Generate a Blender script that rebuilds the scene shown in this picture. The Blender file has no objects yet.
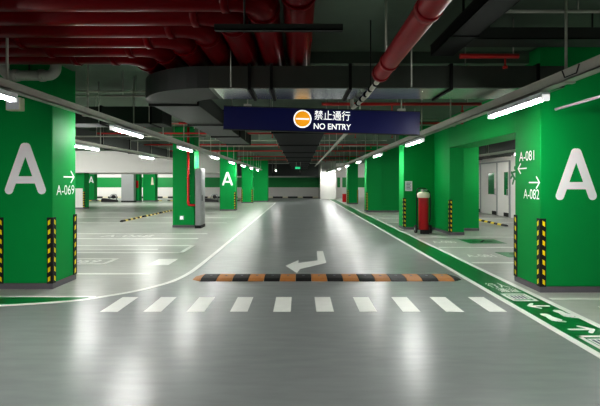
import bpy, bmesh, math, random
from mathutils import Vector, Matrix
random.seed(7)
S = bpy.context.scene
C = S.collection
PI = math.pi
X, Y, Z = Vector((1, 0, 0)), Vector((0, 1, 0)), Vector((0, 0, 1))
SLAB = 3.6          # underside of the concrete slab
H = 1.6             # eye height

# ------------------------------------------------------------------ materials
def lin(c):
    c /= 255.0
    return c / 12.92 if c <= 0.04045 else ((c + 0.055) / 1.055) ** 2.4

def rgb(r, g, b):
    return (lin(r), lin(g), lin(b), 1)

def mat(name, col, rough=0.5, metal=0.0, noise=0.0, nscale=3.0, bump=0.0, emit=0.0, coat=0.0, rvar=0.0, spec=0.5):
    m = bpy.data.materials.new(name)
    m.use_nodes = True
    nt = m.node_tree
    b = nt.nodes['Principled BSDF']
    b.inputs['Base Color'].default_value = col
    b.inputs['Roughness'].default_value = rough
    b.inputs['Metallic'].default_value = metal
    b.inputs['Coat Weight'].default_value = coat
    b.inputs['Specular IOR Level'].default_value = spec
    if emit:
        b.inputs['Emission Color'].default_value = col
        b.inputs['Emission Strength'].default_value = emit
    if noise or bump or rvar:
        tc = nt.nodes.new('ShaderNodeTexCoord')
        n = nt.nodes.new('ShaderNodeTexNoise')
        n.inputs['Scale'].default_value = nscale
        n.inputs['Detail'].default_value = 6
        n.inputs['Roughness'].default_value = 0.62
        nt.links.new(tc.outputs['Object'], n.inputs['Vector'])
        if noise:
            mx = nt.nodes.new('ShaderNodeMix')
            mx.data_type = 'RGBA'
            mx.inputs[6].default_value = tuple(c * (1 - noise) for c in col[:3]) + (1,)
            mx.inputs[7].default_value = tuple(min(1, c * (1 + noise)) for c in col[:3]) + (1,)
            nt.links.new(n.outputs['Fac'], mx.inputs[0])
            nt.links.new(mx.outputs[2], b.inputs['Base Color'])
        if rvar:
            mr = nt.nodes.new('ShaderNodeMapRange')
            mr.inputs['From Min'].default_value = 0.3
            mr.inputs['From Max'].default_value = 0.7
            mr.inputs['To Min'].default_value = rough - rvar
            mr.inputs['To Max'].default_value = rough + rvar
            nt.links.new(n.outputs['Fac'], mr.inputs['Value'])
            nt.links.new(mr.outputs['Result'], b.inputs['Roughness'])
        if bump:
            bp = nt.nodes.new('ShaderNodeBump')
            bp.inputs['Strength'].default_value = bump
            bp.inputs['Distance'].default_value = 0.01
            nt.links.new(n.outputs['Fac'], bp.inputs['Height'])
            nt.links.new(bp.outputs['Normal'], b.inputs['Normal'])
    return m

M = {}
def epoxy(name, col, rough, amt):
    """glossy floor coating with broad mottling, fine trowel streaks across the lane and small pits."""
    m = mat(name, col, rough)
    nt = m.node_tree; b = nt.nodes['Principled BSDF']
    tc = nt.nodes.new('ShaderNodeTexCoord')
    def noise(sx, sy, scale, detail):
        mp = nt.nodes.new('ShaderNodeMapping'); mp.inputs['Scale'].default_value = (sx, sy, 1)
        n = nt.nodes.new('ShaderNodeTexNoise'); n.inputs['Scale'].default_value = scale; n.inputs['Detail'].default_value = detail
        nt.links.new(tc.outputs['Object'], mp.inputs['Vector']); nt.links.new(mp.outputs['Vector'], n.inputs['Vector'])
        return n.outputs['Fac']
    def math_(op, a, bb):
        n = nt.nodes.new('ShaderNodeMath'); n.operation = op
        for i, q in enumerate((a, bb)):
            if isinstance(q, (int, float)): n.inputs[i].default_value = q
            else: nt.links.new(q, n.inputs[i])
        return n.outputs[0]
    f = math_('ADD', math_('MULTIPLY', noise(1, 1, .8, 4), .45), math_('MULTIPLY', noise(.7, 3.5, 3.2, 5), .55))
    cr = nt.nodes.new('ShaderNodeMapRange')
    cr.inputs['From Min'].default_value = .3; cr.inputs['From Max'].default_value = .7
    nt.links.new(f, cr.inputs['Value'])
    mx = nt.nodes.new('ShaderNodeMix'); mx.data_type = 'RGBA'
    mx.inputs[6].default_value = tuple(c * (1 - amt) for c in col[:3]) + (1,)
    mx.inputs[7].default_value = tuple(c * (1 + amt) for c in col[:3]) + (1,)
    nt.links.new(cr.outputs[0], mx.inputs[0]); nt.links.new(mx.outputs[2], b.inputs['Base Color'])
    rr = nt.nodes.new('ShaderNodeMapRange')
    rr.inputs['From Min'].default_value = .35; rr.inputs['From Max'].default_value = .65
    rr.inputs['To Min'].default_value = rough + .03; rr.inputs['To Max'].default_value = rough - .012
    nt.links.new(f, rr.inputs['Value']); nt.links.new(rr.outputs[0], b.inputs['Roughness'])
    return m
M['park'] = epoxy('parking_epoxy', rgb(168, 170, 164), 0.30, .12)
M['lane'] = epoxy('lane_epoxy', rgb(136, 140, 139), 0.292, .12)
M['line'] = mat('white_floor_paint', rgb(226, 227, 222), 0.4, noise=0.08, nscale=8)
M['faded'] = mat('faded_floor_paint', rgb(222, 224, 218), 0.4, noise=0.1, nscale=8)
M['pathgreen'] = mat('green_floor_paint', rgb(4, 116, 58), 0.32, noise=0.15, nscale=5)
M['green'] = mat('green_wall_paint', rgb(0, 150, 74), 0.55, noise=0.05, nscale=2, spec=0.2)
M['greenfar'] = mat('green_band_paint', rgb(0, 145, 70), 0.5, noise=0.05)
M['white'] = mat('white_wall_paint', rgb(222, 220, 216), 0.6, noise=0.04, nscale=2)
M['letter'] = mat('white_letter_paint', rgb(250, 244, 247), 0.5, noise=0.02)
M['slab'] = mat('slab_concrete', rgb(96, 112, 97), 0.9, noise=0.25, nscale=1.2, bump=0.1)
M['plinth'] = mat('grey_plinth_paint', rgb(110, 106, 112), 0.6, noise=0.1)
M['black'] = mat('black_rubber', rgb(22, 22, 22), 0.55, noise=0.1)
M['yellow'] = mat('reflective_yellow', rgb(245, 222, 20), 0.4, noise=0.03)
M['orange'] = mat('orange_rubber', rgb(176, 120, 64), 0.55, noise=0.15, nscale=10)
M['bigred'] = mat('bright_red_pipe_paint', rgb(140, 8, 22), 0.36, noise=0.1, nscale=6, spec=0.35)
M['redpipe'] = mat('red_pipe_paint', rgb(96, 0, 7), 0.3, noise=0.1, nscale=6, spec=0.06)
M['redthin'] = mat('red_sprinkler_paint', rgb(190, 34, 30), 0.4, noise=0.1)
M['red'] = mat('extinguisher_red', rgb(172, 8, 22), 0.3, coat=0.2, noise=0.03)
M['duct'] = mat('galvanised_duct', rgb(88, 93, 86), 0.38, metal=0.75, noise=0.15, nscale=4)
M['ductlit'] = mat('lit_galvanised', rgb(190, 196, 190), 0.25, metal=0.9, noise=0.2, nscale=3)  # paler metal carries the light reflected on the duct underside
M['paleyellow'] = mat('dusty_yellow', rgb(226, 208, 120), 0.5)
M['darkduct'] = mat('dark_duct_wrap', rgb(34, 38, 34), 0.6, noise=0.15, nscale=4)
M['tray'] = mat('tray_metal', rgb(176, 176, 166), 0.5, metal=0.2, noise=0.08, nscale=6)
M['blacktray'] = mat('black_tray_metal', rgb(14, 14, 14), 0.6, spec=0.15, noise=0.1)
M['steel'] = mat('cabinet_steel', rgb(160, 163, 162), 0.4, metal=0.4, noise=0.05)
M['tube'] = mat('tube_glow', (1.0, 1.0, 0.97, 1), 0.4, emit=150)
M['navy'] = mat('sign_navy', rgb(16, 22, 92), 0.35, noise=0.03)
M['signwhite'] = mat('sign_white_glow', rgb(245, 245, 245), 0.5, emit=0.5)  # white with added glow: sign lettering, tube end caps, socket cover
M['amber'] = mat('sign_amber_glow', rgb(248, 172, 28), 0.45, emit=0.35)  # glow added to brighten the amber disc
M['glassgreen'] = mat('door_pane', rgb(20, 110, 60), 0.15, noise=0.05)
M['paper'] = mat('paper', rgb(226, 228, 232), 0.7)
M['ink'] = mat('printed_grey', rgb(120, 125, 135), 0.7)
M['cream'] = mat('cream_paint', rgb(228, 222, 200), 0.5)
M['exit'] = mat('exit_glow', (0.05, 0.75, 0.35, 1), 0.5, emit=.25)

# ------------------------------------------------------------------ mesh builder
ORIG = {}
class MB:
    def __init__(self):
        self.v, self.f, self.m, self.s = [], [], [], []
    def face(self, idx, mi=0, sm=False):
        self.f.append(idx); self.m.append(mi); self.s.append(sm)
    def box(self, x0, x1, y0, y1, z0, z1, mi=0):
        b = len(self.v)
        self.v += [Vector(p) for p in ((x0,y0,z0),(x1,y0,z0),(x1,y1,z0),(x0,y1,z0),(x0,y0,z1),(x1,y0,z1),(x1,y1,z1),(x0,y1,z1))]
        for q in ((0,3,2,1),(4,5,6,7),(0,1,5,4),(1,2,6,5),(2,3,7,6),(3,0,4,7)):
            self.face([b + i for i in q], mi)
        return self
    def prism(self, poly, o, u, v, t0, t1, mi=0):
        """poly in the (u, v) plane through o, extruded from t0 to t1 along u x v."""
        n = u.cross(v)
        b = len(self.v); k = len(poly)
        a = sum(poly[i][0] * poly[(i+1) % k][1] - poly[(i+1) % k][0] * poly[i][1] for i in range(k))
        if a < 0: poly = poly[::-1]
        for t in (t0, t1):
            for p in poly: self.v.append(o + u * p[0] + v * p[1] + n * t)
        self.face([b + k + i for i in range(k)], mi)
        self.face([b + k - 1 - i for i in range(k)], mi)
        for i in range(k):
            j = (i + 1) % k
            self.face([b + i, b + j, b + k + j, b + k + i], mi)
        return self
    def tube(self, pts, r, seg=14, mi=0, caps=True):
        """round tube along a polyline; r may be one radius or one per point."""
        pts = [Vector(p) for p in pts]
        rs = r if isinstance(r, (list, tuple)) else [r] * len(pts)
        b = len(self.v); n = len(pts); ref = None
        for i, p in enumerate(pts):
            d = (pts[min(i+1, n-1)] - pts[max(i-1, 0)]).normalized()
            if ref is None:
                ref = d.orthogonal().normalized()
            ref = (ref - d * ref.dot(d)).normalized()
            w = d.cross(ref)
            for k in range(seg):
                a = 2 * PI * k / seg
                self.v.append(p + (ref * math.cos(a) + w * math.sin(a)) * rs[i])
        for i in range(n - 1):
            for k in range(seg):
                k2 = (k + 1) % seg
                self.face([b+i*seg+k, b+i*seg+k2, b+(i+1)*seg+k2, b+(i+1)*seg+k], mi, True)
        if caps:
            self.face([b + seg - 1 - k for k in range(seg)], mi)
            self.face([b + (n-1)*seg + k for k in range(seg)], mi)
        return self
    def capsule(self, p, q, w, o, u, v, t0, t1, mi=0, square=False):
        t1 += (len(self.v) // 36 % 5) * .0005
        p, q = Vector(p), Vector(q)
        d = (q - p).normalized(); a0 = math.atan2(d.y, d.x); poly = []
        if square:
            nn = Vector((-d.y, d.x)) * w / 2
            poly = [tuple(p + nn), tuple(p - nn), tuple(q - nn), tuple(q + nn)]
        else:
            for c, s in ((q, -PI/2), (p, PI/2)):
                for k in range(9):
                    a = a0 + s + PI * k / 8
                    poly.append((c.x + w/2*math.cos(a), c.y + w/2*math.sin(a)))
        return self.prism(poly, o, u, v, t0, t1, mi)
    def text(self, body, w, h, o, u, v, t0, t1, mi=0, bold=0.0):
        """lettering fitted into w x h, lower left corner at o."""
        c = bpy.data.curves.new('lettering', 'FONT'); c.body = body; c.offset = bold
        ob = bpy.data.objects.new('lettering', c); C.objects.link(ob)
        me = bpy.data.meshes.new_from_object(ob.evaluated_get(bpy.context.evaluated_depsgraph_get()))
        bpy.data.objects.remove(ob); bpy.data.curves.remove(c)
        xs = [p.co.x for p in me.vertices]; ys = [p.co.y for p in me.vertices]
        x0, y0 = min(xs), min(ys)
        sx, sy = w / (max(xs) - x0), h / (max(ys) - y0)
        n = u.cross(v); b = len(self.v)
        for p in me.vertices:
            self.v.append(o + u * ((p.co.x - x0) * sx) + v * ((p.co.y - y0) * sy) + n * t1)
        for p in me.polygons:
            self.face([b + i for i in p.vertices], mi)
        bpy.data.meshes.remove(me)
        return self
    def build(self, name, mats, parent=None, origin=None, bevel=0.0):
        if not isinstance(mats, (list, tuple)): mats = [mats]
        if parent is not None: org = ORIG[parent.name]
        elif origin is not None: org = Vector(origin)
        else:
            xs = [p.x for p in self.v]; ys = [p.y for p in self.v]; zs = [p.z for p in self.v]
            org = Vector(((min(xs)+max(xs))/2, (min(ys)+max(ys))/2, min(zs)))
        me = bpy.data.meshes.new(name)
        me.from_pydata([p - org for p in self.v], [], self.f)
        for m in mats: me.materials.append(m)
        for p, mi, sm in zip(me.polygons, self.m, self.s):
            p.material_index = mi; p.use_smooth = sm
        me.update()
        o = bpy.data.objects.new(name, me); C.objects.link(o)
        ORIG[o.name] = org
        if parent is not None: o.parent = parent
        else: o.location = org
        if bevel:
            bv = o.modifiers.new('edge', 'BEVEL'); bv.width = bevel; bv.segments = 2
            bv.limit_method = 'ANGLE'; bv.angle_limit = math.radians(40)
        return o

def tag(o, label, cat, group=None):
    o['label'] = label; o['category'] = cat
    if group: o['group'] = group
    return o

def thing(name, loc, label, cat, group=None):
    o = bpy.data.objects.new(name, None); C.objects.link(o)
    o.location = loc; o.empty_display_size = 0.2
    ORIG[o.name] = Vector(loc)
    return tag(o, label, cat, group)

def structure(o):
    o['kind'] = 'structure'; return o

def dup(root, loc, label, group=None):
    r = root.copy(); C.objects.link(r); r.location = loc; r['label'] = label
    if group: r['group'] = group
    for ch in list(root.children):
        c = ch.copy(); C.objects.link(c); c.parent = r
        for g in list(ch.children):
            d = g.copy(); C.objects.link(d); d.parent = c
    return r

def bend(p, c, q, r, n=8):
    """points of a rounded corner at c on the way from p to q."""
    p, c, q = Vector(p), Vector(c), Vector(q)
    a = c + (p - c).normalized() * r; b = c + (q - c).normalized() * r
    return [(a*(1-t)*(1-t) + c*2*t*(1-t) + b*t*t) for t in [i / n for i in range(n + 1)]]

# ------------------------------------------------------------------ setting
YB, YF, XL, XR = -9.0, 44.6, -46.0, 9.6
floor = structure(MB().box(XL-.3, XR+.3, YB-.3, YF+.3, -0.25, 0).build('floor', M['park'], origin=(0, 0, 0)))
structure(MB().box(XL-.3, XR+.3, YB-.3, YF+.3, SLAB, SLAB+.25).build('ceiling', M['slab'], origin=(0, 0, SLAB)))
for k, y in enumerate((6.45, 15.25, 24.25, 33.2), 1):
    structure(MB().box(XL, XR, y + .12, y + .58, 3.42, SLAB).build('trim_%d' % k, M['slab']))

wf = structure(MB().box(XL, XR, YF, YF+.3, 0, SLAB).build('wall_far', M['white'], origin=(0, YF, 0)))
MB().box(XL, XR, YF-.02, YF, 1.1, 2.12).build('painted_band', M['greenfar'], wf)
structure(MB().box(XL-.3, XL, YB, YF, 0, SLAB).build('wall_left', M['white']))
structure(MB().box(XL, XR, YB-.3, YB, 0, SLAB).build('wall_back', M['white']))
wr = structure(MB().box(XR, XR+.3, YB, YF, 0, SLAB).build('wall_right', M['white']))
# white projecting wall block at the end of the lane
wb = structure(MB().box(1.92, 3.42, 41.0, YF, 0, SLAB).build('wall_end', M['white']))
MB().box(1.90, 1.92, 41.3, YF-.03, 1.1, 2.12).build('painted_band', M['greenfar'], wb)
for x0, x1 in ((3.44, 3.85), (4.16, 4.38), (4.78, 5.2)):
    MB().box(x0, x1, YF-.06, YF-.021, 1.05, 2.16).build('white_pilaster', M['white'], wf)
# deep white bulkhead over the left bays
structure(MB().box(-20.5, -4.56, 24.9, 29.5, 2.17, SLAB-.0).build('trim_5', M['white']))
# kerb strip at the foot of the far wall
kb = MB()
x = -40.0
k = 0
while x < 1.8:
    wd = .55 if k % 2 else 1.0
    kb.box(x, min(x + wd, 1.88), YF-.16, YF-.02, 0, .15, k % 2); x += wd; k += 1
structure(kb.build('baseboard_far', [M['black'], M['cream']]))

# ------------------------------------------------------------------ floor paint
def fpoly(polys, z=0.004):
    b = MB()
    for p in polys: b.prism([tuple(q) for q in p], Vector((0, 0, 0)), X, Y, 0.0, z)
    return b

def curve_pts():
    base = [(-6.2, 5.33), (-5.2, 5.38), (-4.5, 5.46), (-3.887, 5.58), (-3.085, 5.80), (-2.66, 6.10), (-2.34, 6.43), (-2.08, 6.92), (-1.96, 7.5), (-1.93, 8.3), (-1.92, 9.4)]
    out = []
    for i in range(len(base) - 1):
        p0 = Vector(base[max(i-1, 0)]); p1 = Vector(base[i]); p2 = Vector(base[i+1]); p3 = Vector(base[min(i+2, len(base)-1)])
        for s in range(6):
            t = s / 6
            out.append(0.5 * ((2*p1) + (p2-p0)*t + (2*p0-5*p1+4*p2-p3)*t*t + (3*p1-p0-3*p2+p3)*t**3))
    out.append(Vector(base[-1])); out.append(Vector((-1.92, 34.0)))
    return out
CP = curve_pts()
def ribbon(pts, w):
    L, R = [], []
    for i, p in enumerate(pts):
        d = (pts[min(i+1, len(pts)-1)] - pts[max(i-1, 0)]).normalized(); n = Vector((-d.y, d.x)) * w / 2
        L.append(p + n); R.append(p - n)
    return L, R
# darker driving lane: everything right of the curve and left of the walkway, and the foreground
lane = [(p.x, p.y) for p in CP] + [(-1.92, 43.9), (2.74, 43.9), (2.74, YB), (-6.2, YB)]
fpoly([lane], .002).build('lane_surface', M['lane'], floor)
L, R = ribbon(CP, 0.085)
b = MB()
for i in range(len(CP) - 1):
    b.prism([tuple(L[i]), tuple(R[i]), tuple(R[i+1]), tuple(L[i+1])], Vector((0, 0, 0)), X, Y, 0, .005)
b.build('lane_line', M['line'], floor)
# green wedge between the curve and a straight line at the near left pillar
wedge = [(-6.2, 6.02), (-2.98, 6.02)] + [(p.x, p.y + .04) for p in reversed(CP) if p.y < 5.9]
fpoly([wedge], .004).build('green_wedge', M['pathgreen'], floor)
fpoly([[(-6.2, 6.0), (-2.86, 5.98), (-2.86, 6.04), (-6.2, 6.09)]], .006).build('bay_line', M['line'], floor)
# walkway
fpoly([[(2.80, YB), (3.29, YB), (3.29, 40.5), (2.80, 40.5)]], .004).build('walkway_surface', M['pathgreen'], floor)
for x0, x1 in ((2.72, 2.805), (3.28, 3.37)):
    fpoly([[(x0, YB), (x1, YB), (x1, 40.5), (x0, 40.5)]], .006).build('walkway_line', M['line'], floor)
# crosswalk
for i in range(10):
    x0 = -2.47 + i * .5345
    fpoly([[(x0, 5.31), (x0 + .217, 5.31), (x0 + .217, 5.99), (x0, 5.99)]], .005).build('crosswalk_stripe', M['line'], floor)
# turn arrow, corners read off the pavement
def g(px, py):
    zz = 430 * H / (py - 182.5)
    return ((px - 300) / 430 * zz, zz)
arrow = [g(*p) for p in ((285.7, 266), (298.6, 260.2), (298.4, 263.2), (317.5, 260.6), (316.8, 251.3), (323, 251.3), (326.3, 263), (300, 269.2), (297, 273.2))]
fpoly([arrow], .005).build('turn_arrow', M['line'], floor)
# left bays
b = fpoly([[(-6, 7.49), (-2.64, 7.49), (-2.64, 7.57), (-6, 7.57)]], .005); b.build('bay_line', M['faded'], floor)
b = MB()
def rect_frame(b, x0, x1, y0, y1, w, z=.005):
    for p in (((x0, y0), (x1, y0), (x1, y0+w), (x0, y0+w)), ((x0, y1-w), (x1, y1-w), (x1, y1), (x0, y1)),
              ((x0, y0), (x0+w, y0), (x0+w, y1), (x0, y1)), ((x1-w, y0), (x1, y0), (x1, y1), (x1-w, y1))):
        b.prism(list(p), Vector((0, 0, 0)), X, Y, 0, z)
rect_frame(b, -6.0, -3.80, 8.38, 9.05, .09)
b.build('bay_number_box', M['faded'], floor)
MB().text('A-069', 1.0, .36, Vector((-5.05, 8.53, 0)), X, Y, 0, .005, bold=.02).build('bay_number', M['faded'], floor)
b = MB(); rect_frame(b, -9.5, -2.66, 9.75, 10.95, .1)
b.prism([(-9.5, 10.25), (-3.4, 10.25), (-3.4, 10.33), (-9.5, 10.33)], Vector((0,0,0)), X, Y, 0, .005)
b.build('bay_box', M['faded'], floor)
for y in (12.2, 13.4, 17.0, 19.6, 22.6):
    fpoly([[(-12, y), (-2.9, y), (-2.9, y+.1), (-12, y+.1)]], .005).build('bay_line', M['faded'], floor)
MB().text('A-068', 1.5, .55, Vector((-5.9, 12.6, 0)), X, Y, 0, .005, bold=.02).build('bay_number', M['faded'], floor)
fpoly([[(-2.95, 8.35), (-2.55, 8.35), (-2.55, 9.0), (-2.95, 9.0)]], .003).build('worn_patch', M['faded'], floor)
# right bays
for y, x0 in ((5.86, 3.44), (8.52, 3.42), (10.55, 3.42), (12.55, 3.42)):
    fpoly([[(x0, y), (9.3, y), (9.3, y+.09), (x0, y+.09)]], .005).build('bay_line', M['faded'], floor)
for y in (17.2, 19.0, 20.8, 22.4):
    fpoly([[(3.42, y), (9.3, y), (9.3, y+.1), (3.42, y+.1)]], .005).build('bay_line', M['faded'], floor)
for y0, y1 in ((11.28, 12.07), (9.2, 9.85)):
    fpoly([[(4.46, y0), (5.43, y0), (5.43, y1), (4.46, y1)]], .004).build('green_patch', M['pathgreen'], floor)
    b = MB().capsule((4.7, y0+.4), (5.2, y0+.4), .06, Vector((0,0,0)), X, Y, 0, .006)
    b.capsule((4.85, y0+.22), (5.05, y0+.56), .06, Vector((0,0,0)), X, Y, 0, .006)
    b.build('patch_symbol', M['black'], floor)
MB().text('A-081', .62, .34, Vector((3.62, 9.2, 0)), X, Y, 0, .005, bold=.02).build('bay_number', M['faded'], floor)
MB().text('A-080', .62, .4, Vector((3.55, 11.35, 0)), X, Y, 0, .005, bold=.02).build('bay_number', M['faded'], floor)
MB().text('A-082', .7, .3, Vector((3.75, 5.25, 0)), X, Y, 0, .005, bold=.02).build('bay_number', M['faded'], floor)
# pictograms on the walkway
O0 = Vector((0, 0, 0))
MB().text('行人', .30, .30, Vector((2.90, 6.52, 0)), X, Y, 0, .007, bold=.02).build('walkway_lettering', M['line'], floor)
MB().text('通道', .30, .24, Vector((2.93, 6.24, 0)), X, Y, 0, .007, bold=.02).build('walkway_lettering', M['line'], floor)
def panel(y0, y1):
    b = MB(); rect_frame(b, 2.87, 3.22, y0, y1, .045, .007)
    b.prism([(2.93, y0+.09), (3.16, y0+.09), (3.16, y1-.09), (2.93, y1-.09)], O0, X, Y, 0, .0065)
    o = b.build('walkway_panel', M['line'], floor)
    c = MB()
    for k in range(4):
        c.prism([(2.95+.05*k, y0+.12), (2.98+.05*k, y0+.12), (2.98+.05*k, y1-.12), (2.95+.05*k, y1-.12)], O0, X, Y, .0066, .0076)
    c.build('panel_print', M['ink'], floor)
panel(5.78, 6.17)
panel(4.02, 4.48)
def side_arrow(cx, cy, s):
    b = MB()
    for p, q in (((-.13*s, 0), (.12*s, 0)), ((.03*s, .1), (.12*s, 0)), ((.03*s, -.1), (.12*s, 0))):
        b.capsule((cx+p[0], cy+p[1]), (cx+q[0], cy+q[1]), .045, O0, X, Y, 0, .007)
    b.build('walkway_arrow', M['line'], floor)
side_arrow(3.08, 5.56, -1); side_arrow(3.06, 4.67, 1)
def footprint(cx, cy, ang):
    b = MB(); ca, sa = math.cos(ang), math.sin(ang)
    u = Vector((ca, sa, 0)) * 1.02; v = Vector((-sa, ca, 0)) * 1.3; o = Vector((cx, cy, 0))
    prof = [(-.15, .0), (-.13, .035), (-.08, .042), (-.02, .034), (.05, .05), (.1, .056), (.13, .03), (.13, -.03), (.1, -.052), (.04, -.046), (-.03, -.028), (-.09, -.036), (-.13, -.03)]
    b.prism(prof, o, u, v, 0, .007)
    for k in range(5):
        r = .016 if k else .02
        b.prism([(.155 - .006*k*k*.6 + r*math.cos(t*PI/4), .042-.021*k + r*.8*math.sin(t*PI/4)) for t in range(8)], o, u, v, 0, .007)
    b.build('footprint_mark', M['line'], floor)
footprint(3.2, 5.23, -1.47); footprint(2.96, 5.08, -1.45)

# ------------------------------------------------------------------ pillars
def guard(parent, cx, cy, dx, dy, z0=.085, z1=1.075, w=.075):
    """black corner protector with yellow chevrons; dx, dy point along the two faces away from the corner."""
    b = MB(); t = .014
    xa, xb = sorted((cx - dx*t, cx + dx*w)); ya, yb = sorted((cy - dy*t, cy))
    b.box(xa, xb, ya, yb, z0, z1)
    xa, xb = sorted((cx - dx*t, cx)); ya, yb = sorted((cy, cy + dy*w))
    b.box(xa, xb, ya, yb, z0, z1)
    n = 7; p = (z1 - z0) / n
    for k in range(n):
        zc = z0 + p * (k + .5)
        q = [(.022, .0), (.06, -.024), (.06, .046), (.022, .07)]
        q = [(a, max(-p/2 + .004, min(p/2 - .004, c - .026))) for a, c in q]
        # front / rear plate
        u = X * dx; fn = u.cross(Z)
        b.prism(q if fn.y * dy < 0 else q, Vector((cx, cy - dy*t, zc)), u, Z, -.002, .002, 1)
        u = Y * dy
        b.prism(q, Vector((cx - dx*t, cy, zc)), u, Z, -.002, .002, 1)
    return b.build('corner_guard', [M['black'], M['yellow']], parent)

def letter_a(parent, o, u, v, w, h, s, name='letter'):
    b = MB(); r = s / 2
    top, l, rr = (0, h/2 - r), (-w/2 + r, -h/2 + r), (w/2 - r, -h/2 + r)
    for p, q in ((l, (-.025*w, h/2-r)), (rr, (.025*w, h/2-r))):
        b.capsule(p, q, s, o, u, v, 0, .004)
    b.capsule((-w*.25, -h*.22), (w*.25, -h*.22), s*.86, o, u, v, 0, .0038)
    return b.build(name, M['letter'], parent)

def wall_arrow(b, o, u, v, ln, s, right=True):
    d = 1 if right else -1
    b.capsule((-d*ln/2, 0), (d*ln/2, 0), s, o, u, v, 0, .004)
    for e in (1, -1):
        b.capsule((d*ln/2, 0), (d*(ln/2 - ln*.3), e*ln*.3), s, o, u, v, 0, .004)

def pillar(name, x0, x1, y0, y1, label, guards=(), group='green pillars', m='green', plinth=True):
    t = thing(name, ((x0+x1)/2, (y0+y1)/2, 0), label, 'pillar', group)
    MB().box(x0, x1, y0, y1, .085, SLAB-.01).build('shaft', M[m], t, bevel=.012)
    if plinth:
        MB().box(x0-.006, x1+.006, y0-.006, y1+.006, 0, .085).build('plinth', M['plinth'], t)
    for cx, cy, dx, dy in guards: guard(t, cx, cy, dx, dy)
    return t

LX0, LX1 = -4.53, -3.72
p = pillar('pillar', LX0, LX1, 6.46, 7.13, 'near left green pillar with large white A and A-069 on its side',
           [(LX1, 6.46, -1, 1), (LX0, 6.46, 1, 1), (LX1, 7.13, -1, -1)])
letter_a(p, Vector((-4.125, 6.46, 1.81)), X, Z, .62, .775, .128)
b = MB().text('A-069', .52, .155, Vector((LX1, 6.56, 1.405)), Y, Z, 0, .004, bold=.004)
b.build('bay_number', M['letter'], p)
b = MB(); wall_arrow(b, Vector((LX1, 6.92, 1.69)), Y, Z, .30, .024); b.build('direction_arrow', M['letter'], p)

p = pillar('pillar', LX0, -3.76, 15.3, 15.97, 'green pillar on the left beside the grey steel cabinet and red standpipe')
p = pillar('pillar', LX0, -3.65, 24.3, 24.97, 'green left pillar with small white A beyond the steel cabinet',
           [(-3.65, 24.3, -1, 1)])
letter_a(p, Vector((-4.1, 24.3, 1.81)), X, Z, .62, .775, .128)
p = pillar('pillar', LX0, -3.68, 33.3, 33.97, 'plain bright green left pillar with guards on both front corners',
           [(-3.68, 33.3, -1, 1), (LX0, 33.3, 1, 1)])
p = pillar('pillar', -3.85, -2.68, 35.7, 36.5, 'broad green pillar farthest along the left of the lane')

RX = 3.5
p = pillar('pillar', RX, 4.56, 6.26, 7.0, 'near right green pillar with large white A, A-081 and A-082',
           [(RX, 6.26, 1, 1), (RX, 7.0, 1, -1)])
letter_a(p, Vector((4.02, 6.26, 1.72)), X, Z, .60, .755, .125)
b = MB().text('A-081', .44, .15, Vector((RX, 6.86, 1.935)), -Y, Z, 0, .004, bold=.004); b.build('bay_number', M['letter'], p)
b = MB().text('A-082', .44, .15, Vector((RX, 6.725, 1.35)), -Y, Z, 0, .004, bold=.004); b.build('bay_number', M['letter'], p)
b = MB(); wall_arrow(b, Vector((RX, 6.77, 1.82)), -Y, Z, .25, .022, False); b.build('direction_arrow', M['letter'], p)
b = MB(); wall_arrow(b, Vector((RX, 6.42, 1.60)), -Y, Z, .28, .022, True); b.build('direction_arrow', M['letter'], p)

# pillar with the wing wall and pier that stand behind the fire extinguisher
t = thing('pillar', (4.4, 14.6, 0), 'green right pillar with side pier behind the red fire extinguisher', 'pillar', 'green pillars')
MB().box(3.52, 4.56, 14.6, 15.3, .085, SLAB).build('shaft', M['green'], t, bevel=.012)
MB().box(4.56, 5.0, 13.1, 15.3, .085, SLAB).build('pier', M['green'], t, bevel=.012)
MB().box(5.0, 5.95, 14.3, 15.3, .085, SLAB).build('wing_wall', M['green'], t)
MB().box(3.514, 4.56, 14.594, 15.306, 0, .085).box(4.554, 5.006, 13.094, 15.3, 0, .085).box(5.0, 5.956, 14.294, 15.3, 0, .085).build('plinth', M['plinth'], t)
guard(t, 3.52, 14.6, 1, 1); guard(t, 4.56, 13.1, 1, 1)
t = thing('pillar', (4.5, 23.6, 0), 'green right pillar with wide wing wall, second beyond the extinguisher side', 'pillar', 'green pillars')
t['label'] = 'green pillar with long wing wall, just left of the extinguisher pillar'
MB().box(3.6, 4.45, 23.3, 24.0, .085, SLAB).build('shaft', M['green'], t, bevel=.012)
MB().box(4.45, 6.4, 23.4, 24.0, .085, SLAB).build('wing_wall', M['green'], t)
MB().box(3.594, 4.456, 23.294, 24.006, 0, .085).box(4.45, 6.406, 23.394, 24.0, 0, .085).build('plinth', M['plinth'], t)
guard(t, 3.6, 23.3, 1, 1)
pillar('pillar', 3.54, 4.32, 32.0, 32.7, 'farthest right green pillar standing by the white end wall',
       [(3.54, 32.0, 1, 1), (4.32, 32.0, -1, 1)])
# green lintel beam over the opening to the right bays
structure(MB().box(4.56, 5.3, 7.0, 13.1, 2.66, SLAB).build('trim_6', M['green']))

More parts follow.
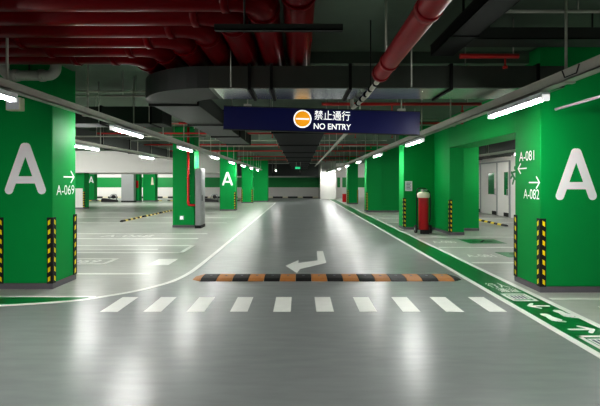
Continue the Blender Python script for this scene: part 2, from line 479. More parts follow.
# pillars far left
t = pillar('pillar', -14.3, -13.05, 26.0, 26.6, 'far left green pillar with white lower panel, peeping past the A-069 pillar',
           [(-13.05, 26.0, -1, 1)], plinth=False)
MB().box(-14.31, -13.13, 25.985, 25.999, .09, 1.25).build('lower_panel', M['white'], t)
MB().box(-14.3, -13.05, 26.0, 26.6, 0, .085).build('plinth', M['plinth'], t)
t = pillar('pillar', -19.2, -18.2, 38.0, 38.6, 'distant green pillar with a little white A by the left wall')
letter_a(t, Vector((-18.45, 38.0, 1.85)), X, Z, .42, .6, .1)
b = MB().box(-19.12, -18.78, 37.99, 37.998, 1.95, 2.06).box(-19.12, -19.02, 37.99, 37.998, 1.6, 1.95)
b.box(-18.98, -18.72, 37.99, 37.998, 1.58, 1.66); b.build('bay_mark', M['letter'], t)
t = pillar('pillar', -14.5, -13.5, 36.0, 36.7, 'distant green pillar behind the grey concrete post', plinth=True)
MB().box(-13.75, -13.52, 35.98, 35.998, 1.15, 1.75).build('red_box', M['red'], t)
t = pillar('post', -14.55, -13.55, 35.0, 35.5, 'far left grey concrete post with black foot', m='steel', plinth=False)
MB().box(-14.56, -13.54, 34.99, 35.51, 0, .12).build('foot', M['black'], t)
t = pillar('pillar', -13.29, -12.28, 36.4, 37.1, 'distant green pillar right of the grey concrete post')
MB().prism([(-.12, -.35), (.12, -.35), (.05, .3), (-.05, .3)], Vector((-12.5, 36.4, 1.75)), X, Z, 0, .004).build('cream_mark', M['cream'], t)

# ------------------------------------------------------------------ things on the pillars
t = thing('wall_speaker', (-4.24, 6.455, 2.68), 'small white box speaker high on the near left pillar', 'speaker')
MB().box(-4.345, -4.13, 6.34, 6.46, 2.665, 2.86).build('casing', M['cream'], t, bevel=.012)
MB().box(-4.33, -4.145, 6.334, 6.341, 2.68, 2.845).build('grille', M['paper'], t)
t = thing('steel_cabinet', (-3.6, 15.4, 0), 'tall grey steel cabinet against the second left pillar', 'cabinet')
MB().box(-3.66, -3.47, 15.02, 15.68, .1, 2.1).build('body', M['steel'], t, bevel=.01)
MB().box(-3.468, -3.455, 15.08, 15.62, .18, 2.02).build('door', M['steel'], t)
MB().box(-3.455, -3.44, 15.14, 15.17, .95, 1.15).build('handle', M['black'], t)
MB().box(-3.67, -3.46, 15.01, 15.69, 0, .1).build('base', M['black'], t)
for z in (.5, 1.7): MB().box(-3.759, -3.66, 15.4, 15.5, z, z+.06).build('mounting_rail', M['black'], t)
t = thing('standpipe', (-3.94, 15.22, .8), 'thin red standpipe on the second left pillar turning into the cabinet', 'pipe')
pts = [(-3.95, 15.2, 3.55)] + bend((-3.95, 15.2, 3), (-3.95, 15.2, .8), (-3.67, 15.2, .8), .08) + [(-3.665, 15.2, .8)]
MB().tube(pts, .042).build('pipe_run', M['redthin'], t)
for z in (.8 + .12, 1.75, 2.7):
    MB().tube([(-3.95, 15.2, z-.04), (-3.95, 15.2, z+.04)], .05).build('coupling', M['redthin'], t)
for z in (1.1, 1.9): MB().box(-3.99, -3.91, 15.2, 15.299, z, z+.04).build('wall_mount', M['tray'], t)
t = thing('socket_box', (-4.2, 15.29, .3), 'small white socket box low on the second left pillar', 'socket')
MB().box(-4.27, -4.13, 15.25, 15.3, .28, .42).build('casing', M['paper'], t, bevel=.008)
MB().box(-4.24, -4.16, 15.245, 15.251, .31, .39).build('cover', M['signwhite'], t)
t = thing('notice', (3.69, 14.59, 1.3), 'white printed notice sheet on the pillar above the fire extinguisher', 'notice')
MB().box(3.57, 3.81, 14.59, 14.6, 1.31, 1.65).build('sheet', M['paper'], t)
b = MB()
for k in range(5): b.box(3.61, 3.77 - .03*(k % 2), 14.587, 14.5905, 1.57 - .05*k, 1.59 - .05*k)
b.build('print', M['ink'], t)

# wheeled extinguisher
ex, ey = 3.89, 13.55
t = thing('fire_extinguisher', (ex, ey, 0), 'large red wheeled fire extinguisher with white shoulder beside the right pillar', 'fire extinguisher')
b = MB().tube([(ex, ey, .1), (ex, ey, .13), (ex, ey, 1.14), (ex, ey, 1.2), (ex, ey, 1.25)], [.12, .155, .155, .145, .10], 24)
b.build('cylinder', M['red'], t)
MB().tube([(ex, ey, 1.12), (ex, ey, 1.13), (ex, ey, 1.25), (ex, ey, 1.29), (ex, ey, 1.31)], [.165, .188, .192, .15, .07], 24).build('shoulder_wrap', M['cream'], t)
v = MB().tube([(ex, ey, 1.3), (ex, ey, 1.38)], .035).tube([(ex-.08, ey, 1.36), (ex+.12, ey, 1.36)], .022)
v.build('valve', M['steel'], t)
MB().tube([(ex+.12, ey, 1.36), (ex+.19, ey-.03, 1.3), (ex+.21, ey-.05, 1.0), (ex+.2, ey-.06, .5), (ex+.17, ey-.08, .35)], .016).build('hose', M['black'], t)
hp = [(ex-.17, ey+.14, .12), (ex-.17, ey+.16, 1.2)] + bend((ex-.17, ey+.16, 1.2), (ex-.15, ey+.16, 1.42), (ex, ey+.16, 1.42), .1) + bend((ex, ey+.16, 1.42), (ex+.15, ey+.16, 1.42), (ex+.17, ey+.16, 1.2), .1) + [(ex+.17, ey+.16, 1.2), (ex+.17, ey+.14, .12)]
MB().tube(hp, .016, 10).build('push_handle', M['black'], t)
for s in (-1, 1):
    w = MB().tube([(ex + s*.2, ey+.05, .13), (ex + s*.26, ey+.05, .13)], .13, 20).build('wheel', M['black'], t)
    MB().tube([(ex + s*.195, ey+.05, .13), (ex + s*.268, ey+.05, .13)], .05, 14).build('hub', M['steel'], w)
MB().tube([(ex-.2, ey+.05, .13), (ex+.2, ey+.05, .13)], .018).box(ex-.13, ex+.13, ey-.16, ey-.1, 0, .12).build('foot_frame', M['black'], t)
# small red extinguisher box by the end wall
t = thing('extinguisher_box', (3.75, 35.5, 0), 'small red extinguisher box on the floor by the white end wall', 'box')
MB().box(3.50, 3.80, 35.3, 35.6, 0, .62).build('casing', M['red'], t, bevel=.01)
MB().box(3.49, 3.81, 35.29, 35.61, .62, .66).build('lid', M['red'], t)

# ------------------------------------------------------------------ speed bump
t = thing('speed_bump', (.43, 7.2, 0), 'black and orange rubber speed bump across the lane', 'speed bump')
def bump_prof(): return [(6.95, 0), (6.95, .01), (7.03, .036), (7.12, .044), (7.27, .044), (7.36, .036), (7.44, .01), (7.44, 0)]
x = -1.616
for k in range(16):
    b = MB(); x0, x1 = x + .003, x + .2545
    b.prism(bump_prof(), Vector((x0, 0, 0)), Y, Z, 0, x1 - x0)
    o = b.build('bump_section', M['black'] if k % 2 == 0 else M['orange'], t, bevel=.004)
    MB().tube([((x0+x1)/2, 7.2, .040), ((x0+x1)/2, 7.2, .048)], .022, 10).build('bolt', M['ink'], o)
    x += .2575
for s, xe, m in ((-1, -1.616, 'orange'), (1, x, 'black')):
    b = MB(); pr = bump_prof(); n = len(pr); b0 = 0
    for q in pr: b.v.append(Vector((xe, q[0], q[1])))
    for q in pr: b.v.append(Vector((xe + s*.15, 7.2 + (q[0]-7.2)*.55, q[1]*.15)))
    for i in range(n):
        j = (i+1) % n; f = [i, j, n+j, n+i]; b.face(f if s > 0 else f[::-1])
    b.face(list(range(n))); b.face(list(range(n, 2*n)))
    b.build('end_cap', M[m], t)

# ------------------------------------------------------------------ wheel stops
def wheel_stop(x, y, ang, ln, label, group, segs=6, end=True):
    t = thing('wheel_stop', (x, y, 0), label, 'wheel stop', group)
    prof = [(-.06, 0), (-.05, .045), (-.025, .065), (.025, .065), (.05, .045), (.06, 0)]
    u = Vector((-math.sin(ang), math.cos(ang), 0)); d = Vector((math.cos(ang), math.sin(ang), 0))
    o = Vector((x, y, 0)) - d * ln / 2
    b = MB(); sl = ln / segs
    for k in range(segs):
        b.prism(prof, o + d * (k * sl), u, Z, 0, sl, k % 2)
    b.build('body', [M['black'], M['yellow'] if x > 0 else M['paleyellow']], t)
    if end:
        for s in (0, ln):
            q = o + d * s
            MB().tube([q - d*.05, q + d*.05], .07, 6).build('end_cap', M['black'], t)
    return t
G = 'yellow and black wheel stops'
for y, l in ((18.55, 'nearest to the camera'), (20.95, 'in the middle'), (23.35, 'farthest away')):
    wheel_stop(-7.25, y, PI/2, 2.1, 'yellow and black wheel stop in the left diagonal line, ' + l, G, 8)
wheel_stop(7.52, 16.85, PI/2, 2.3, 'yellow and black wheel stop before the right wall doors', G, 8)
far = [(-18.8, 'below the distant pillar with the little A'), (-16.9, 'left of the low black barrier'), (-12.7, 'just right of the grey concrete post'), (-10.7, 'left of the steel cabinet, far back'), (-5.2, 'seen between cabinet and small A pillar')]
for x, l in far:
    wheel_stop(x, 37.2, 0, 1.5, 'far wheel stop ' + l, G, 6, False)
# low floor barriers
def barrier(x, y, label):
    t = thing('floor_barrier', (x, y, 0), label, 'barrier', 'low floor barriers')
    MB().prism([(-.65, 0), (.62, 0), (.5, .16), (.1, .2), (-.6, .3)], Vector((x, y+.3, 0)), X, Z, 0, .5).build('base', M['black'], t, bevel=.02)
    pts = [(x-.1, y+.05, .15)] + bend((x-.1, y+.05, .15), (x+.1, y+.05, .62), (x+.5, y+.05, .62), .15) + bend((x+.1, y+.05, .62), (x+.52, y+.05, .62), (x+.52, y+.05, .1), .12) + [(x+.52, y+.05, .12)]
    MB().tube(pts, .035, 10).build('frame_arm', M['steel'], t)
    MB().tube([(x+.28, y-.02, .42), (x+.28, y+.12, .42)], .15, 16).build('lock_drum', M['black'], t)
barrier(-15.7, 35.5, 'low black floor barrier with grey arm left of the grey post')
barrier(-7.35, 35.5, 'low black floor barrier with grey arm between cabinet and A pillar')

# ------------------------------------------------------------------ doors on the right wall
def door(n, y0, y1, wy0, wy1):
    d = structure(MB().box(XR-.05, XR, y0+.03, y1-.03, .02, 2.55).build('door_%d' % n, M['white'], origin=(XR, (y0+y1)/2, 0)))
    b = MB().box(XR-.07, XR, y0-.02, y0+.03, 0, 2.6).box(XR-.07, XR, y1-.03, y1+.02, 0, 2.6).box(XR-.07, XR, y0, y1, 2.55, 2.62)
    b.build('door_frame', M['steel'], d)
    MB().box(XR-.062, XR-.05, wy0, wy1, 1.02, 2.08).build('door_pane', M['glassgreen'], d)
    MB().box(XR-.075, XR-.05, y0+.06, y0+.5, .02, .2).build('kick_plate', M['black'], d)
    MB().tube([(XR-.1, y0+.12, 1.0), (XR-.1, y0+.12, 1.3)], .02, 8).tube([(XR-.1, y0+.12, 1.02), (XR-.05, y0+.12, 1.02)], .014, 8).tube([(XR-.1, y0+.12, 1.28), (XR-.05, y0+.12, 1.28)], .014, 8).build('door_handle', M['steel'], d)
door(1, 20.85, 22.7, 21.15, 21.8)
door(2, 19.62, 20.82, 19.75, 20.1)
door(3, 22.75, 24.4, 23.0, 23.5)
t = thing('wall_sign', (9.58, 18.9, 1.4), 'small green running figure sign on the white right wall', 'sign')
b = MB()
o = Vector((9.6, 19.6, 1.5))
for p, q, w in (((.1, .55), (.35, .3), .12), ((.35, .3), (.6, .2), .1), ((.35, .3), (.2, .05), .1), ((.2, .55), (.55, .6), .09), ((.05, .3), (.2, .45), .09)):
    b.capsule(p, q, w, o, -Y, Z, 0, .012)
b.prism([(.42+.09*math.cos(a*PI/6), .75+.09*math.sin(a*PI/6)) for a in range(12)], o, -Y, Z, 0, .012)
b.build('figure', M['pathgreen'], t)

# ------------------------------------------------------------------ NO ENTRY sign
t = thing('hanging_sign', (.355, 7.0, 2.61), 'navy hanging sign reading NO ENTRY with amber disc over the lane', 'sign')
sw, sh = 3.2, .365
cx, cz = .355, 2.61
ra = math.radians(-1.72)
su = Vector((math.cos(ra), 0, math.sin(ra))); sv = Vector((-math.sin(ra), 0, math.cos(ra)))
so = Vector((cx, 7.0, cz))
MB().prism([(-sw/2, -sh/2), (sw/2, -sh/2), (sw/2, sh/2), (-sw/2, sh/2)], so, su, sv, -.08, 0).build('panel', M['navy'], t, bevel=.006)
b = MB().prism([(-sw/2, -sh/2-.012), (sw/2, -sh/2-.012), (sw/2, -sh/2), (-sw/2, -sh/2)], so, su, sv, -.085, .006)
b.prism([(-sw/2, sh/2), (sw/2, sh/2), (sw/2, sh/2+.012), (-sw/2, sh/2+.012)], so, su, sv, -.085, .006)
b.build('edge_trim', M['darkduct'], t)
dc = so + su * (-.315) + sv * .015
circ = lambda r, n=40: [(r*math.cos(2*PI*k/n), r*math.sin(2*PI*k/n)) for k in range(n)]
d = MB().prism(circ(.148), dc, su, sv, 0, .004).build('disc_ring', M['signwhite'], t)
MB().prism(circ(.124), dc, su, sv, 0, .007).build('disc', M['amber'], t)
MB().prism([(-.108, -.013), (.108, -.013), (.108, .013), (-.108, .013)], dc, su, sv, 0, .010).build('disc_bar', M['signwhite'], t)
MB().text('禁止通行', .585, .158, so + su*(-.125) + sv*.005, su, sv, 0, .006, bold=.012).build('chinese_lettering', M['signwhite'], t)
MB().text('NO ENTRY', .61, .098, so + su*(-.13) + sv*(-.145), su, sv, 0, .006, bold=.022).build('english_lettering', M['signwhite'], t)
for sx in (-1.22, 1.3):
    q = so + su*sx + sv*(sh/2)
    MB().tube([q + Y*.04, Vector((q.x, 7.04, SLAB))], .012, 8).build('hanger_rod', M['tray'], t)
    MB().prism([(sx-.06, sh/2), (sx+.06, sh/2), (sx+.06, sh/2+.05), (sx-.06, sh/2+.05)], so, su, sv, -.09, .004).build('hanger_clamp', M['tray'], t)

# ------------------------------------------------------------------ cable trays and tube lights
def cable_tray(x, y0, y1, z0, w, h, rods, label, m='tray', name='cable_tray', group='cable trays'):
    t = thing(name, (x, (y0+y1)/2, z0), label, 'cable tray', group)
    b = MB().box(x-w/2, x+w/2, y0, y1, z0, z0+.012).box(x-w/2, x-w/2+.01, y0, y1, z0, z0+h).box(x+w/2-.01, x+w/2, y0, y1, z0, z0+h)
    b.box(x-w/2-.006, x+w/2+.006, y0, y1, z0+h, z0+h+.008)
    b.build('channel', M[m], t)
    for yr in rods:
        MB().tube([(x, yr, z0+h), (x, yr, SLAB)], .014, 8).build('hanger_rod', M[m], t)
        MB().box(x-w/2-.015, x+w/2+.015, yr-.03, yr+.03, z0-.012, z0+.002).build('hanger_clamp', M[m], t)
    return t
TZ = 2.60
cable_tray(-3.17, -2.0, 35.4, TZ, .12, .085, [1.115 + 1.77*k for k in range(20)], 'pale metal cable tray carrying the left row of tube lights')
cable_tray(2.66, -2.0, 40.9, TZ, .13, .10, [.9, 2.6, 4.3, 7.6, 9.4, 12, 14.8, 17.5, 20.2, 23, 26, 29, 32, 35, 38], 'pale metal cable tray carrying the right row of tube lights')
MB().tube([(2.585, 3.98, 2.70), (2.585, 4.02, 2.625), (2.585, 4.2, 2.625), (2.585, 4.24, 2.70)], .006, 6).build('clip_bracket', M['black'], bpy.data.objects['cable_tray.001'])
cable_tray(-5.66, 9.0, 23.5, TZ, .10, .07, [10.3, 12.2, 15, 18.6, 21], 'slim cable tray over the left bays behind the near pillar')
cable_tray(7.0, 8.4, 23.0, TZ, .10, .07, [10, 13, 16, 19, 22], 'slim cable tray over the right bays by the doors')

LL = 1.36
def first_light(x, y, label):
    t = thing('tube_light', (x, y, TZ-.04), label, 'tube light', 'tube lights')
    z = TZ - .005
    MB().box(x-.048, x+.048, y, y+LL, z-.072, z-.012).build('housing', M['paper'], t, bevel=.006)
    MB().tube([(x, y+.03, z-.075), (x, y+LL-.03, z-.075)], .029, 14).build('tube', M['tube'], t)
    for yy in (y-.002, y+LL-.04):
        MB().box(x-.042, x+.042, yy, yy+.04, z-.108, z-.04).build('end_cap', M['signwhite'], t, bevel=.005)
    for yy in (y+.25, y+LL-.3):
        MB().box(x-.03, x+.03, yy, yy+.05, z-.014, z+.004).build('mounting_bracket', M['tray'], t)
    return t
ordl = ['nearest to the camera', 'second from the camera', 'third from the camera', 'fourth from the camera', 'fifth from the camera', 'sixth from the camera', 'seventh from the camera', 'eighth from the camera', 'ninth from the camera']
base = None
for side, x, ys in (('left', -3.17, [3.4, 7.25, 11.2, 15.2, 19.2, 23.2, 27.2, 31.2]), ('right', 2.66, [4.65, 9.34, 14.07, 18.8, 23.5, 28.2, 32.9, 36.6, 39.4])):  # last tube on the right is added to brighten the white end wall
    for k, y in enumerate(ys):
        lb = 'lit tube light under the %s lane cable tray, %s' % (side, ordl[k])
        if base is None: base = first_light(x, y, lb)
        else: dup(base, (x, y, TZ-.04), lb)
for y, lb in ((10.7, 'lit tube light over the left bays, beside the near pillar top'), (15.2, 'second tube light over the left bays, behind the near pillar'), (19.5, 'farthest tube light over the left bays')):
    dup(base, (-5.66, y, TZ-.04), lb)
for y, lb in ((8.6, 'unseen tube light kept to light the right bays, behind the near right pillar'), (12.62, 'tube light seen in the opening left of the A-081 lettering'), (18.2, 'unseen tube light kept to light the right bays by the doors')):
    dup(base, (7.0, y, TZ-.04), lb)  # first and last are out of sight, kept for their light
for y, lb in ((33.0, 'tube light in front of the far wall, left of the exit sign'),):
    dup(base, (-1.9, y, TZ-.04), lb)
MB().box(-1.93, -1.87, 32.9, 34.5, TZ, TZ+.05).tube([(-1.9, 33.1, TZ), (-1.9, 33.1, SLAB)], .012, 6).tube([(-1.9, 34.3, TZ), (-1.9, 34.3, SLAB)], .012, 6)
tr = MB().box(-1.95, -1.85, 32.6, 34.8, TZ, TZ+.06); tr.tube([(-1.9, 32.9, TZ), (-1.9, 32.9, SLAB)], .012, 6).tube([(-1.9, 34.5, TZ), (-1.9, 34.5, SLAB)], .012, 6)
tag(tr.build('light_rail', M['tray']), 'short rail holding the tube light before the far wall', 'cable tray', 'cable trays')

# ------------------------------------------------------------------ red pipes
def pipe_thing(path, r, label, collars, m='redpipe', group='red fire pipes', name='fire_pipe', seg=18, rods=()):
    t = thing(name, path[0], label, 'pipe', group)
    MB().tube(path, r, seg).build('pipe_run', M[m], t)
    for c0, c1 in collars:
        MB().tube([c0, c1], r*1.1, seg).build('coupling', M[m], t)
    for q in rods:
        MB().tube([(q[0], q[1], q[2]+r*.9), (q[0], q[1], SLAB)], .012, 8).build('hanger_rod', M['tray'], t)
    return t
PZ, PR, SP = 3.27, .15, .343
lbl = ['lowest in view', 'second from the bottom', 'third from the bottom', 'fourth from the bottom', 'fifth from the bottom', 'sixth from the bottom', 'topmost in view']
for k in range(7):
    yk = 5.52 - SP*k; xk = -2.07 + SP*k
    path = [(-9.0, yk, PZ)] + bend((-9, yk, PZ), (xk, yk, PZ), (xk, 9, PZ), .26) + bend((xk, yk, PZ), (xk, 7.9, PZ), (xk, 7.9, 3.6), .2) + [(xk, 7.9, SLAB)]
    col = [((xk-.34, yk, PZ), (xk-.27, yk, PZ)), ((xk, yk+.27, PZ), (xk, yk+.34, PZ)), ((-2.9-.13*k, yk, PZ), (-2.83-.13*k, yk, PZ))]
    pipe_thing(path, PR, 'dark red fire pipe running left and bending away overhead, ' + lbl[k], col, rods=[(-7, yk, PZ), (-4.5, yk, PZ), (xk-.5, yk, PZ), (xk, 6.9, PZ)])
bx, bz = .88, 2.79
pipe_thing([(bx, .6, SLAB), (bx, .6, bz+.2)] + bend((bx, .6, 3.3), (bx, .6, bz), (bx, 2, bz), .18) + [(bx, 4.62, bz), (bx, 4.68, bz)], .088,
           'thick bright red pipe coming forward overhead right of centre', [((bx, 4.18, bz), (bx, 4.26, bz)), ((bx, 2.9, bz), (bx, 2.98, bz)), ((bx, 4.62, bz), (bx, 4.70, bz))], rods=[(bx, 1.6, bz), (bx, 4.4, bz)], m='bigred')
def sprinkler(x0, x1, y, z, label, drops):
    t = thing('sprinkler_pipe', (x0, y, z), label, 'pipe', 'thin red sprinkler pipes')
    MB().tube([(x0, y, z), (x1, y, z)], .03, 10).build('pipe_run', M['redthin'], t)
    for xd in drops:
        b = MB().tube([(xd, y, z), (xd, y, z-.12)], .012, 8).tube([(xd, y, z-.12), (xd, y, z-.15)], .03, 8)
        b.build('sprinkler_head', M['redthin'], t)
        MB().tube([(xd+.1, y, z), (xd+.1, y, SLAB)], .008, 6).build('hanger_rod', M['tray'], t)
sprinkler(1.95, 2.66, 5.24, 3.14, 'short red sprinkler pipe at upper right, above the big duct', [2.5])
sprinkler(.4, 3.35, 7.95, 3.05, 'red sprinkler pipe just above the NO ENTRY sign', [1.7, 3.0])
for k, (y, z) in enumerate(((11.6, 3.2), (14.0, 3.2), (18.2, 3.2), (21.8, 3.2), (26.5, 3.2), (30.5, 3.2))):
    sprinkler(-6.6, 4.4 if not 13.1 < y < 15 else 3.4, y, z, 'thin red sprinkler pipe crossing the lane beyond the sign, ' + ordl[k].replace('to the camera', 'of its row').replace('from the camera', 'of its row'), [-4.2, -.9, 1.8, 3.0])

# ------------------------------------------------------------------ ducts
def ring_box(b, x0, x1, y0, y1, z0, z1, axis, p, w=.03, e=.03):
    if axis == 'x': b.box(p, p+w, y0-e, y1+e, z0-e, z1+e)
    else: b.box(x0-e, x1+e, p, p+w, z0-e, z1+e)
DZ0, DZ1, DY0, DY1 = 2.80, 3.08, 5.46, 6.18
t = thing('air_duct', (.8, 5.8, DZ0), 'big dark metal air duct crossing above the NO ENTRY sign', 'duct')
MB().box(-1.16, 3.36, DY0, DY1, DZ0+.004, DZ1).build('straight_run', M['duct'], t)
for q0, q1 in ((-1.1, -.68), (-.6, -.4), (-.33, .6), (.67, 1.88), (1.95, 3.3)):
    MB().box(q0, q1, DY0+.01, DY1-.01, DZ0-.004, DZ0+.003).build('lit_underside', M['ductlit'], t)  # underside brightness put into a paler sheet below the duct
ec = Vector((-1.16, 6.6)); ri, ro = .42, 1.14
b = MB(); n = 12
ring = []
for k in range(n+1):
    a = -PI/2 - PI/2*k/n
    for r in (ri, ro):
        ring.append((ec.x + r*math.cos(a), ec.y + r*math.sin(a)))
poly = [ring[2*k] for k in range(n+1)] + [ring[2*k+1] for k in range(n, -1, -1)]
b.prism(poly, Vector((0, 0, 0)), X, Y, DZ0, DZ1)
b.build('elbow', M['darkduct'], t)
MB().box(-2.30, -1.58, 6.6, 13.6, DZ0, DZ1).build('branch_run', M['darkduct'], t)
for p_ in (-.66, -.38, .62, 1.9, 3.0):
    b = MB(); ring_box(b, 0, 0, DY0, DY1, DZ0, DZ1, 'x', p_, .035, .025); b.build('flange', M['blacktray'], t)
for p_ in (6.6, 8.9, 11.2, 13.56):
    b = MB(); ring_box(b, -2.30, -1.58, 0, 0, DZ0, DZ1, 'y', p_, .035, .025); b.build('flange', M['blacktray'], t)
for xx, yy in ((-.87, 5.4), (1.4, 5.4), (2.4, 6.24), (-2.36, 9.6), (-1.52, 9.6), (-2.36, 12), (-1.52, 12)):
    MB().tube([(xx, yy, DZ0), (xx, yy, SLAB)], .01, 6).build('hanger_rod', M['tray'], t)

def long_duct(x0, x1, y0, y1, z0, z1, label, m='darkduct', step=2.4, cat='duct'):
    t = thing('air_duct', ((x0+x1)/2, (y0+y1)/2, z0), label, 'duct', 'air ducts')
    MB().box(x0, x1, y0, y1, z0, z1).build('duct_run', M[m], t)
    y = y0
    while y < y1:
        b = MB(); ring_box(b, x0, x1, 0, 0, z0, z1, 'y', y, .04, .025); b.build('flange', M['blacktray'], t)
        MB().tube([(x0-.035, y+.02, z0), (x0-.035, y+.02, SLAB)], .01, 6).tube([(x1+.035, y+.02, z0), (x1+.035, y+.02, SLAB)], .01, 6).build('hanger_rod', M['tray'], t)
        y += step
long_duct(-.62, .55, 9.6, 38.0, 2.72, 3.0, 'long black duct down the middle of the lane ceiling', 'blacktray', 3.2)
t = thing('air_duct', (-2, 36.3, 2.62), 'dark duct standing in for pipework, added to darken the upper far wall', 'duct', 'air ducts')
MB().box(-6.6, 1.7, 39.0, 39.6, 2.2, 3.3).build('duct_run', M['darkduct'], t)  # added dark box covers the bright wall above the green band
for p_ in (-5, -2.5, 0): 
    b = MB(); ring_box(b, 0, 0, 39.0, 39.6, 2.2, 3.3, 'x', p_, .04, .03); b.build('flange', M['blacktray'], t)
    MB().tube([(p_, 38.9, 2.5), (p_, 38.9, SLAB)], .012, 6).build('hanger_rod', M['tray'], t)
long_duct(8.3, 9.3, 10.0, 31.0, 2.78, 3.3, 'dark duct above the white doors of the right wall', 'darkduct', 3.0)
long_duct(-7.9, -6.9, 7.8, 23.8, 2.95, 3.3, 'grey duct over the left bays running to the white bulkhead', 'darkduct', 2.4)
t = thing('air_duct', (-6.5, 9.5, 2.85), 'dark green grey duct crossing over the left bays behind the near pillar', 'duct', 'air ducts')
MB().box(-6.7, -2.75, 8.6, 9.2, 2.78, 3.12).build('duct_run', M['darkduct'], t)
for p_ in (-6.0, -5.0, -4.0, -3.0):
    b = MB(); ring_box(b, 0, 0, 8.6, 9.2, 2.78, 3.12, 'x', p_, .035, .02); b.build('flange', M['blacktray'], t)
    MB().tube([(p_, 8.55, 2.8), (p_, 8.55, SLAB)], .01, 6).build('hanger_rod', M['tray'], t)

# dark trays at upper right
cable_tray(1.75, .8, 5.3, 3.16, .28, .12, [1.4, 2.8, 4.6], 'black cable tray slanting overhead beside the thick red pipe', 'blacktray')
def cross_tray(x0, x1, y, z, w, h, label, m):
    t = thing('cable_tray', ((x0+x1)/2, y, z), label, 'cable tray', 'cable trays')
    MB().box(x0, x1, y-w/2, y+w/2, z, z+.012).box(x0, x1, y-w/2, y-w/2+.01, z, z+h).box(x0, x1, y+w/2-.01, y+w/2, z, z+h).build('channel', M[m], t)
    k = x0 + .25
    while k < x1:
        MB().tube([(k, y, z), (k, y, SLAB)], .01, 6).build('hanger_rod', M[m], t); k += 1.2
cross_tray(1.95, 7.5, 5.0, 3.22, .3, .13, 'dark cable tray crossing toward the right at ceiling level', 'darkduct')
cross_tray(-.72, .36, 3.634, 2.88, .06, .05, 'short slotted metal channel hanging below the dark red pipes', 'darkduct')
for k, (y, z, x0, x1, lb) in enumerate(((4.7, 3.47, 1.95, 8.5, 'pale conduit along the ceiling at upper right'), (9.9, 2.98, -6.6, -2.8, 'pale conduit crossing over the left bays, nearest'), (12.6, 2.95, -6.6, -2.75, 'pale conduit crossing over the left bays, farther'), (10.6, 3.14, -1.5, 3.4, 'pale conduit crossing the lane just beyond the NO ENTRY sign'), (7.55, 3.12, -6.4, -2.45, 'pale conduit crossing just right of the near left pillar top'), (8.05, 3.3, -6.5, -2.4, 'upper pale conduit crossing behind the near left pillar top'), (12.9, 3.32, -1.4, 4.3, 'higher pale conduit crossing the lane beyond the sign'), (20.0, 3.3, -6.6, 4.4, 'far pale conduit crossing the lane ceiling'), (16.8, 3.24, -6.6, 3.4, 'pale conduit crossing the lane ceiling in the middle distance'))):
    t = thing('conduit', (x0, y, z), lb, 'conduit', 'metal conduits')
    MB().tube([(x0, y, z), (x1, y, z)], .02, 8).build('pipe_run', M['tray'], t)
    n = 3
    for q in range(n):
        xx = x0 + (x1-x0)*(q+.5)/n
        MB().tube([(xx, y, z), (xx, y, SLAB)], .008, 6).build('hanger_rod', M['tray'], t)
t = thing('conduit', (1.06, 7.5, 2.7), 'bright metal conduit running away down the lane, right of centre', 'conduit', 'metal conduits')
MB().box(1.03, 1.09, 7.5, 30, 2.70, 2.76).build('channel', M['tray'], t)
for y in (7.6, 9.5, 12.5, 15.5, 18.5, 22, 26):
    MB().tube([(1.06, y, 2.76), (1.06, y, SLAB)], .01, 6).build('hanger_rod', M['tray'], t)
t = thing('conduit', (3.42, 4, 2.57), 'pale conduit close to the top of the near right pillar', 'conduit', 'metal conduits')
MB().tube([(3.42, 2.4, 2.58), (3.42, 5.75, 2.58)], .02, 8).build('pipe_run', M['plinth'], t)
for y in (2.8, 4.6): MB().tube([(3.42, y, 2.58), (3.42, y, SLAB)], .008, 6).build('hanger_rod', M['blacktray'], t)
t = thing('flexible_hose', (.86, 5.7, 2.74), 'pale braided hose running from the thick red pipe end toward the sign', 'hose')
hp = [(.88, 4.712, 2.76), (.88, 4.8, 2.75), (.87, 5.6, 2.735), (.83, 6.3, 2.735)] + bend((.83, 6.3, 2.735), (.8, 6.62, 2.735), (.8, 6.62, 3.2), .12) + [(.8, 6.62, SLAB)]
MB().tube(hp, .03, 12).build('hose_run', M['tray'], t)
MB().tube([(.87, 5.3, 2.765), (.87, 5.3, SLAB)], .006, 6).build('hanger_rod', M['blacktray'], t)
for q in range(5):
    MB().tube([(.878-.012*q, 4.95+.3*q, 2.745-.002*q), (.876-.012*q, 4.99+.3*q, 2.745-.002*q)], .037, 10).build('clip', M['blacktray'], t)
# white insulated pipe above the near left pillar's speaker
t = thing('waste_pipe', (-4.0, 6.25, 3.1), 'pale grey pipe with elbows across the top of the near left pillar', 'pipe')
pts = [(-4.32, 6.27, SLAB)] + bend((-4.32, 6.27, 3.6), (-4.32, 6.27, 3.16), (-3.6, 6.27, 3.16), .14) + bend((-4.3, 6.27, 3.16), (-3.56, 6.27, 3.16), (-3.56, 6.27, 3.6), .14) + [(-3.56, 6.27, SLAB)]
MB().tube(pts, .075, 16).build('pipe_run', M['tray'], t)
MB().tube([(-3.95, 6.27, 3.23), (-3.95, 6.27, SLAB)], .01, 8).build('hanger_rod', M['blacktray'], t)
for xx in (-4.14, -3.76):
    MB().tube([(xx-.03, 6.27, 3.16), (xx+.03, 6.27, 3.16)], .09, 16).build('coupling', M['tray'], t)

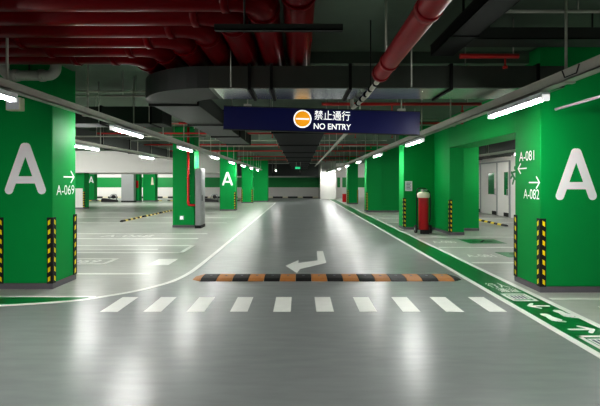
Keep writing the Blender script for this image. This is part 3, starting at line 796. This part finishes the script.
# exit sign hanging far down the lane
t = thing('exit_sign', (-.2, 24.5, 2.1), 'small green lit exit sign hanging far down the lane', 'sign')
MB().box(-.26, .02, 23.0, 23.06, 2.32, 2.44).build('panel', M['exit'], t)
MB().box(-.28, .04, 23.06, 23.1, 2.30, 2.46).build('casing', M['blacktray'], t)
MB().tube([(-.2, 23.08, 2.46), (-.2, 23.08, 2.7)], .01, 6).tube([(.02, 23.08, 2.46), (.02, 23.08, 2.7)], .01, 6).build('hanger_rod', M['tray'], t)

# ------------------------------------------------------------------ unseen fill lamps added behind the camera, over left bays and far right
def area(x, y, z, sx, sy, w, col=(1, 1, .97), tilt=0):
    l = bpy.data.lights.new('fill_lamp', 'AREA'); l.shape = 'RECTANGLE'; l.size = sx; l.size_y = sy; l.energy = w; l.color = col
    o = bpy.data.objects.new('fill_lamp', l); C.objects.link(o); o.location = (x, y, z); o.rotation_euler = (math.radians(tilt), 0, 0)
for x, y in ((-3.17, .1), (-3.17, -4.0), (2.66, .4), (2.66, -4.3)):
    area(x, y, 2.52, .3, 1.5, 90)
for x, y in ((-8.2, 12.5), (-10.5, 15), (-13, 18.5), (-9, 9), (-16, 22), (-12.5, 20)):
    area(x, y, 2.6, .3, 1.3, 62, tilt=40)
for x, y in ((-8.5, 31), (-13, 31), (-17.5, 31), (-22, 31), (-15, 40.5), (-20, 40.5), (-25, 40.5)):
    area(x, y, 3.3, .5, 1.5, 135, tilt=35)
area(5.5, 40.8, 2.6, .4, 1.2, 35, tilt=40)

w = bpy.data.worlds.new('ambient'); S.world = w; w.use_nodes = True
w.node_tree.nodes['Background'].inputs[0].default_value = (.7, .8, .75, 1)
w.node_tree.nodes['Background'].inputs[1].default_value = .05

# ------------------------------------------------------------------ camera and colour
cam = bpy.data.cameras.new('camera'); co = bpy.data.objects.new('camera', cam); C.objects.link(co)
co.location = (0, 0, H); co.rotation_euler = (PI/2, 0, 0)
cam.sensor_width = 36; cam.lens = 430 / 600 * 36; cam.shift_y = -20.5 / 600
cam.clip_end = 200
S.camera = co
S.view_settings.view_transform = 'Standard'
S.view_settings.look = 'None'
S.view_settings.exposure = 0.72
S.view_settings.gamma = 0.82
